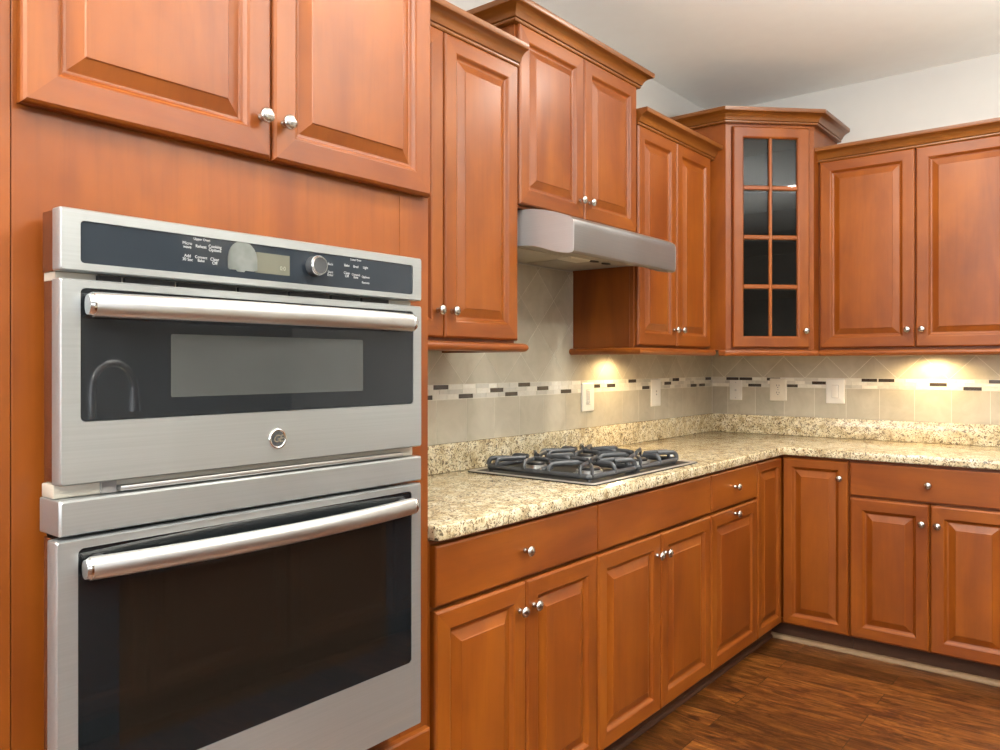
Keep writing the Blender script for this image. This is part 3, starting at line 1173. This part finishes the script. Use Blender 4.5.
darkA = [(-2.34, -2.264, 1.217), (-2.42, -2.347, 1.182), (-2.207, -2.13, 1.182), (-2.027, -1.949, 1.199), (-1.935, -1.858, 1.182), (-1.851, -1.774, 1.217), (-1.724, -1.646, 1.199), (-1.552, -1.474, 1.182),
         (-1.310, -1.235, 1.199), (-1.174, -1.100, 1.199), (-.974, -.900, 1.218), (-.838, -.764, 1.182), (-.600, -.525, 1.199), (-.507, -.432, 1.218), (-.289, -.215, 1.182), (-.179, -.105, 1.182), (-.098, -.023, 1.218)]
darkB = [(.093, .166, 1.218), (.170, .244, 1.218), (.222, .296, 1.183), (.328, .402, 1.218), (.423, .497, 1.183), (.573, .648, 1.199), (.823, .897, 1.218), (.904, .978, 1.218), (1.137, 1.212, 1.199), (1.282, 1.358, 1.182), (1.387, 1.461, 1.217)]
TOPU = 1.3675
backsplash('beige tile backsplash behind the gas cooktop on the left wall', lambda s, o_, z: (o_, s, z), -2.990, -.007, -2.326, -2.176,
           [(-2.988, -2.2595, BT + .001, TOPU), (-2.2595, -1.4570, BT + .001, 1.7020), (-1.4570, -.0075, BT + .001, TOPU)], darkA,
           [(-2.990, -2.2595, 1.0165, TOPU + .001), (-2.2595, -1.4570, 1.0165, 1.7030), (-1.4570, -.0005, 1.0165, TOPU + .001)])
backsplash('beige tile backsplash on the back wall behind three wall plates', lambda s, o_, z: (s, -o_, z), .007, 1.590, .7470, .7640,
           [(.0075, 1.589, BT + .001, TOPU)], darkB, [(.0060, 1.590, 1.0165, TOPU + .001)])

# ------------------------------------------------------------------ wall plates
PG = 'white wall plates on the backsplash'


def plate(label, wall, s0, s1, z0, z1, kind, ivory=False):
    """wall 'A' = left wall, 'B' = back wall; local x along, front -y"""
    sc, zc = (s0 + s1) / 2, (z0 + z1) / 2
    loc, rz = ((.0072, sc, zc), RA) if wall == 'A' else ((sc, -.0072, zc), 0)
    names = {'dimmer': ('dimmer_switch', 'light switch'), 'toggle': ('toggle_switch', 'light switch'), 'jack': ('jack_plate', 'wall plate'), 'duplex': ('duplex_outlet', 'power outlet'), 'rocker': ('rocker_switch', 'light switch')}
    th = thing(names[kind][0], label, names[kind][1], loc, rz, PG)
    w2, h2 = (s1 - s0) / 2, (z1 - z0) / 2
    P = M['plate_ivory'] if ivory else M['plate']
    m = MB()

    def ring(i, d):
        return [(p[0], -d, p[1]) for p in rr(-w2 + i, w2 - i, -h2 + i, h2 - i, .004, 4)]
    m.loops([ring(0, 0), ring(0, .003), ring(.002, .0052), ring(.006, .0062)])
    m.build('cover_plate', P, th, smooth=40)
    f = -.0063
    if kind in ('rocker', 'dimmer'):
        MB().loops([[(p[0], f + .001, p[1]) for p in rr(-.0175, .0175, -.034, .034, .002, 3)], [(p[0], f - .0004, p[1]) for p in rr(-.0175, .0175, -.034, .034, .002, 3)]]).build('switch_gap', M['plategrey'], th)
        if kind == 'rocker':
            MB().add([(-.0162, f - .0004, -.0327), (.0162, f - .0004, -.0327), (.0162, f - .0004, .0327), (-.0162, f - .0004, .0327),
                      (-.0162, f - .0020, -.0327), (.0162, f - .0020, -.0327), (.0162, f - .0062, .0327), (-.0162, f - .0062, .0327)],
                     [(0, 3, 2, 1), (4, 5, 6, 7), (0, 1, 5, 4), (1, 2, 6, 5), (2, 3, 7, 6), (3, 0, 4, 7)]).build('rocker_paddle', P, th, bevel=.0006)
        else:
            MB().box(-.0160, .0160, f - .0020, f - .0004, -.0325, .0325).build('dimmer_face', P, th, bevel=.0006)
            MB().box(-.0115, -.0060, f - .0030, f - .0020, -.0290, .0290).build('slider_slot', M['plategrey'], th)
            MB().box(-.0125, -.0050, f - .0070, f - .0031, -.0250, -.0120).build('slider', P, th, bevel=.0008)
            MB().box(.0020, .0135, f - .0050, f - .0021, -.0280, .0280).build('rocker_paddle', P, th, bevel=.0008)
    elif kind == 'toggle':
        MB().box(-.0055, .0055, f - .0006, f + .001, -.0120, .0120).build('toggle_slot', M['plategrey'], th)
        MB().prism([(f - .0004, -.004), (f - .0004, .004), (f - .0120, .0110), (f - .0135, .0060)], 0, -.0040, .0040).build('toggle', P, th, bevel=.001)
        for z in (-.030, .030):
            MB().lathe([(.0001, 0), (.0032, 0), (.0028, .0010), (.0001, .0014)], (0, f, z), (0, -1, 0), 12).build('screw', P, th)
    elif kind == 'duplex':
        for z in (-.0195, .0195):
            r = MB().loops([[(p[0], f + .001, p[1]) for p in rr(-.0165, .0165, z - .0140, z + .0140, .009, 4)], [(p[0], f - .0022, p[1]) for p in rr(-.0165, .0165, z - .0140, z + .0140, .009, 4)]]).build('receptacle', P, th, smooth=40)
            MB().box(-.0078, -.0052, f - .0024, f - .0010, z - .0005, z + .0090).build('slot', M['plateslot'], r)
            MB().box(.0052, .0078, f - .0024, f - .0010, z + .0005, z + .0085).build('slot', M['plateslot'], r)
            MB().lathe([(.0001, 0), (.0026, 0), (.0026, .0014), (.0001, .0014)], (0, f - .0011, z - .0070), (0, -1, 0), 10).build('ground_hole', M['plateslot'], r)
        MB().lathe([(.0001, 0), (.0030, 0), (.0026, .0012), (.0001, .0016)], (0, f, 0), (0, -1, 0), 12).build('screw', M['plategrey'], th)
    else:
        MB().lathe([(.0001, 0), (.0060, 0), (.0060, .0012), (.0042, .0016), (.0042, .0060), (.0001, .0060)], (0, f, 0), (0, -1, 0), 12).build('jack', M['alu'], th)
        for z in (-.043, .043):
            MB().lathe([(.0001, 0), (.0034, 0), (.0030, .0010), (.0001, .0014)], (0, f, z), (0, -1, 0), 12).build('screw', M['alu'], th)
    return th


plate('white slide dimmer switch on the left wall behind the cooktop', 'A', -1.393, -1.294, 1.089, 1.2165, 'dimmer')
plate('white toggle switch plate on the left wall nearest the corner', 'A', -.752, -.652, 1.085, 1.2225, 'toggle')
plate('narrow white cable jack plate on the back wall nearest the corner', 'B', .115, .187, 1.097, 1.210, 'jack')
plate('ivory duplex outlet plate between jack plate and rocker switch', 'B', .346, .439, 1.099, 1.222, 'duplex', True)
plate('wide white rocker switch plate on the back wall', 'B', .646, .741, 1.093, 1.221, 'rocker')

# ------------------------------------------------------------------ range hood
t = thing('range_hood', 'stainless steel under cabinet range hood above the cooktop', 'range hood', (0, 0, 0))
HY0, HY1 = -2.2125, -1.4865
prof = [(.008, 1.8285), (.300, 1.8285), (.345, 1.8255), (.395, 1.8165), (.440, 1.8040), (.475, 1.7920), (.497, 1.7820), (.507, 1.7740), (.5115, 1.7640), (.5125, 1.7500), (.5115, 1.6800), (.5095, 1.6705), (.504, 1.6655),
        (.494, 1.6645), (.470, 1.6670), (.440, 1.6730), (.410, 1.6820), (.380, 1.6920), (.350, 1.7000), (.320, 1.7040), (.290, 1.7055), (.008, 1.7055)]
th = .003
m = MB()


def hp(q, y):
    return (q[0], y, q[1])


for ya in (HY0, HY1 - th):
    MB().loops([[hp(q, ya) for q in prof], [hp(q, ya + th) for q in prof]], grain=1).build('side_panel', M['hoodside'], t, smooth=25)
outer = prof[:14]
inner = [(q[0] - .003, q[1] - .003) for q in outer]
inner[0] = (.008, 1.8255)
inner[-1] = (.494, 1.6675)
inner[-2] = (.503, 1.6685)
shell = outer + inner[::-1]
MB().loops([[hp(q, HY0 + th + .0002) for q in shell], [hp(q, HY1 - th - .0002) for q in shell]], grain=1).build('hood_shell', M['hoodsteel'], t, smooth=25)
m = MB()
m.box(.0085, .300, HY0 + .004, HY1 - .004, 1.7075, 1.7115)
m.loops([[(.300, y, 1.7075), (.470, y, 1.6820), (.470, y, 1.6850), (.300, y, 1.7115)] for y in (HY0 + .004, HY1 - .004)])
und = m.build('underside', M['hoodunder'], t)
m = MB()
for k in range(2):
    ya = HY0 + .040 + k * .345
    m.box(.030, .260, ya, ya + .300, 1.7045, 1.7074)
m.build('grease_filter', M['hoodunder'], t, bevel=.001)
m = MB()
m.loops([[(.205, -1.872, 1.7074), (.275, -1.872, 1.7074), (.275, -1.735, 1.7074), (.205, -1.735, 1.7074)], [(.210, -1.867, 1.7000), (.270, -1.867, 1.7000), (.270, -1.740, 1.7000), (.210, -1.740, 1.7000)]])
m.build('light_lens', M['lens'], t, bevel=.002)
for y in (-1.700, -1.612):
    MB().prism([(.268 + .014 * math.cos(2 * PI * i / 16), y + .027 * math.sin(2 * PI * i / 16)) for i in range(16)], 2, 1.7035, 1.7073).build('control_switch', M['black'], t)

# ------------------------------------------------------------------ cooktop
t = thing('gas_cooktop', 'four burner gas cooktop with cast iron grates on the granite counter', 'cooktop', (0, 0, 0))
KX0, KX1, KY0, KY1 = .062, .598, -2.228, -1.466


def trr(i, z):
    return [(p[0], p[1], z) for p in rr(KX0 + i, KX1 - i, KY0 + i, KY1 - i, .018, 5)]


MB().loops([trr(0, .9145), trr(0, .9185), trr(.002, .9205), trr(.010, .9210), trr(.016, .9185), trr(.022, .9175)]).build('cooktop_pan', M['traysteel'], t, smooth=30)


MB().loops([[(p[0], p[1], z) for p in rr(KX0 - .003, KX1 + .003, KY0 - .003, KY1 + .003, .020, 5)] for z in (.9143, .9180)]).build('gasket', M['black'], t)


def bar(m, pts, wx=.0062, hz=.0080):
    m.tube(pts, wx, hz, n=8)


def grate(ya, yb):
    m = MB()
    xa, xb = .118, .556
    zl, zh = .9330, .9620
    r = .020
    base = [(p[0], p[1], zl) for p in rr(xa, xb, ya, yb, r, 5)]
    bar(m, base + [base[0], base[1]], .0065, .0092)
    xm = (xa + xb) / 2
    ym = (ya + yb) / 2
    bar(m, [(xm, ya, zl), (xm, ya + .02, zl + .002), (xm, ym, zh - .012), (xm, yb - .02, zl + .002), (xm, yb, zl)])

    def finger(p, q):
        """from a point p on the low ring rising with a round shoulder, then level to q"""
        p = Vector((p[0], p[1], 0))
        q = Vector((q[0], q[1], 0))
        d = (q - p).normalized()
        pts = [p + Vector((0, 0, zl)), p + Vector((0, 0, zl + .010))]
        for i in range(1, 6):
            a = PI / 2 * i / 5
            pts.append(p + d * (.016 * (1 - math.cos(a))) + Vector((0, 0, zl + .010 + (zh - zl - .010) * math.sin(a))))
        pts.append((p + d * .016).lerp(q, .5) + Vector((0, 0, zh + .0005)))
        pts.append(q + Vector((0, 0, zh - .001)))
        bar(m, pts, .0060, .0086)
    for cx in (.225, .455):
        cyb = ym
        for sy, y in ((1, ya), (-1, yb)):
            finger((cx - .062, y), (cx - .018, cyb - sy * .040))
            finger((cx + .062, y), (cx + .018, cyb - sy * .040))
    for sx, x, cx in ((1, xa, .225), (-1, xb, .455)):
        for yy in (ya + .012, ym, yb - .012):
            finger((x, yy), (cx - sx * (.035 if yy == ym else .055), ym + (yy - ym) * .55))
    for cx, s in ((.225, -1), (.455, 1)):
        finger((xm, ym + .06), (xm + s * .09, ym + .035))
        finger((xm, ym - .06), (xm + s * .09, ym - .035))
    # feet
    for x in (xa + .012, xb - .012):
        for y in (ya + .012, yb - .012):
            m.lathe([(.0001, 0), (.009, 0), (.008, .010), (.0001, .0105)], (x, y, .9182), (0, 0, 1), 10)
    return m.build('grate', M['iron'], t, smooth=50)


grate(-2.182, -1.878)
grate(-1.862, -1.556)
for y in (-2.030, -1.698):
    for x, r in ((.225, .040), (.455, .046)):
        b = MB().lathe([(.0001, 0), (r * 1.35, 0), (r * 1.3, .003), (r * 1.05, .004), (r, .016), (r * .9, .018), (.0001, .018)], (x, y, .9177), (0, 0, 1), 28).build('burner', M['alu'], t, smooth=40)
        MB().lathe([(.0001, .0182), (r * .86, .0182), (r * .86, .024), (r * .78, .0275), (.0001, .0285)], (x, y, .9177), (0, 0, 1), 28).build('burner_cap', M['capblack'], b, smooth=40)
for x in (.20, .30, .40, .495):
    k = MB().lathe([(.0001, 0), (.0165, 0), (.0165, .003), (.0140, .006), (.0125, .024), (.0110, .0265), (.0001, .027)], (x, -1.503, .9185), (0, 0, 1), 20).build('control_knob', M['alu'], t, smooth=45)

# ------------------------------------------------------------------ under cabinet puck lamps
UG = 'puck lamps under the wall cabinets'


def puck(label, loc, power):
    th = thing('puck_lamp', label, 'under cabinet lamp', loc, 0, UG)
    MB().lathe([(.0001, 0), (.034, 0), (.034, -.010), (.030, -.014), (.027, -.014), (.027, -.010), (.0001, -.010)], (0, 0, 0), (0, 0, 1), 28).build('housing', M['white'], th, smooth=40)
    MB().lathe([(.0001, -.0102), (.0265, -.0102), (.0265, -.0120), (.0001, -.0125)], (0, 0, 0), (0, 0, 1), 24).build('lens', M['lit'] if power else M['lens'], th)
    if power:
        l = bpy.data.lights.new('puck_glow', 'SPOT')
        l.energy = power
        l.color = (1.0, .72, .36)
        l.spot_size = math.radians(168)
        l.spot_blend = .5
        l.shadow_soft_size = .03
        ob = bpy.data.objects.new('puck_glow', l)
        COL.objects.link(ob)
        ob.parent = th
        ob.location = (0, 0, -.016)
    return th


t_ = NT('lit_lens')
t_.set(Base_Color=(.9, .8, .6, 1))
t_.b.inputs['Emission Color'].default_value = (1, .74, .4, 1)
t_.b.inputs['Emission Strength'].default_value = 6
M['lit'] = t_.m
puck('lit puck lamp under the cabinet right of the range hood', (.120, -1.185, 1.3695), 9)
puck('lit puck lamp under the back wall cabinet', (1.160, -.120, 1.3695), 12.5)
puck('unlit puck lamp under the cabinet beside the oven tower', (.17, -2.62, 1.3695), 0)

# ------------------------------------------------------------------ ceiling lamps (above and behind the camera)
t_ = NT('lamp_diffuser')
t_.set(Base_Color=(.9, .88, .8, 1))
t_.b.inputs['Emission Color'].default_value = (1, .93, .82, 1)
t_.b.inputs['Emission Strength'].default_value = 8
M['diffuser'] = t_.m
WHERE = ['over the aisle near the corner', 'over the aisle before the cooktop', 'over the aisle before the ovens', 'behind the photographer', 'over the island end by the back wall', 'over the island middle',
         'over the island end far from the back wall', 'in the far room corner']
for (x, y), wh in zip(CANS, WHERE):
    th = thing('recessed_lamp', 'round white recessed ceiling lamp ' + wh, 'ceiling lamp', (x, y, CEIL), 0, 'recessed ceiling lamps')
    MB().lathe([(.075, -.001), (.105, -.001), (.105, -.004), (.100, -.007), (.080, -.008), (.075, -.006)], (0, 0, 0), (0, 0, 1), 32, ring=True).build('trim_ring', M['white'], th, smooth=40)
    MB().lathe([(.0001, -.001), (.0745, -.001), (.0745, -.004), (.0001, -.005)], (0, 0, 0), (0, 0, 1), 32).build('diffuser', M['diffuser'], th, smooth=40)
    l = area('lamp_light', (0, 0, -.012), (0, 0, 0), .15, .15, CAN_POWER, (1.0, .93, .82), 'DISK')
    l.parent = th

# added bowl lamps, unseen, that brighten the room by bouncing light off the ceiling
for (x, y), pw_, wh in (((2.75, -2.3), UPLIGHT * 1.35, 'over the middle of the island'), ((1.5, -5.4), UPLIGHT * 2.0, 'behind the photographer')):
    th = thing('added_bowl_uplight', 'added white bowl uplight ' + wh, 'added uplight', (x, y, CEIL), 0, 'added bowl uplights')
    MB().lathe([(.0001, 0), (.06, 0), (.055, -.02), (.0001, -.022)], (0, 0, 0), (0, 0, 1), 24).build('canopy', M['nickel'], th, smooth=40)
    MB().tube([(0, 0, -.02), (0, 0, -.96)], .008, .008, n=10, up=(1, 0, 0)).build('stem', M['nickel'], th, smooth=40)
    MB().lathe([(.0001, -1.00), (.10, -.985), (.18, -.94), (.225, -.86), (.230, -.86), (.185, -.948), (.10, -.995), (.0001, -1.01)], (0, 0, 0), (0, 0, 1), 32).build('bowl', M['white'], th, smooth=40)
    l = area('uplight', (0, 0, -.85), (PI, 0, 0), .38, .38, pw_, (1.0, .97, .93), 'DISK')
    l.parent = th

# ------------------------------------------------------------------ island with tap (seen only as a reflection in the oven glass)
t = thing('kitchen_island', 'kitchen island opposite the ovens, mirrored in the oven glass', 'island', (2.22, -2.35, 0))
IL = 1.25
MB().box(.03, .92, -IL + .03, IL - .03, FLOOR + .10, .876).build('island_body', M['doorpanel'], t, bevel=.002)
MB().box(.08, .86, -IL + .08, IL - .08, FLOOR + .001, FLOOR + .0995).build('toe_kick', M['toe'], t)
for k in range(4):
    a = -IL + .05 + k * (2 * IL - .10) / 4
    dm = door_mesh(a + .004, a + (2 * IL - .10) / 4 - .004, .11, .86, -.0005).build('door', M['doorpanel'], t)
    dm.data.transform(Matrix.Translation((.03, 0, 0)) @ Matrix.Rotation(-PI / 2, 4, 'Z'))
MB().box(0, .95, -IL, IL, .8765, .914).build('island_top', M['granite'], t, bevel=.005, seg=2)
t = thing('kitchen_tap', 'tall pull down kitchen tap on the island, mirrored in the oven glass', 'tap', (2.33, -3.10, .9145))
MB().lathe([(.0001, 0), (.028, 0), (.028, .006), (.020, .012), (.018, .09), (.0001, .09)], (0, 0, 0), (0, 0, 1), 20).build('base', M['chrome'], t, smooth=40)
pts = [(0, 0, .08), (0, 0, .30)] + [(0, .075 - .075 * math.cos(PI * i / 10), .30 + .09 * math.sin(PI * i / 10)) for i in range(1, 11)]
MB().tube(pts, .012, .012, n=12, up=(1, 0, 0)).build('spout', M['chrome'], t, smooth=50)
MB().lathe([(.0001, 0), (.013, 0), (.017, -.05), (.020, -.085), (.0001, -.087)], (0, .15, .30), (0, 0, 1), 16).build('spray_head', M['chrome'], t, smooth=50)
MB().tube([(.018, 0, .06), (.045, 0, .07), (.07, 0, .12)], .007, .007, n=10, up=(0, 1, 0)).build('lever', M['chrome'], t, smooth=50)

for ob in bpy.data.objects:
    if ob.type == 'MESH' and len(ob.data.materials) == 0:
        ob.data.materials.append(M['wood'])
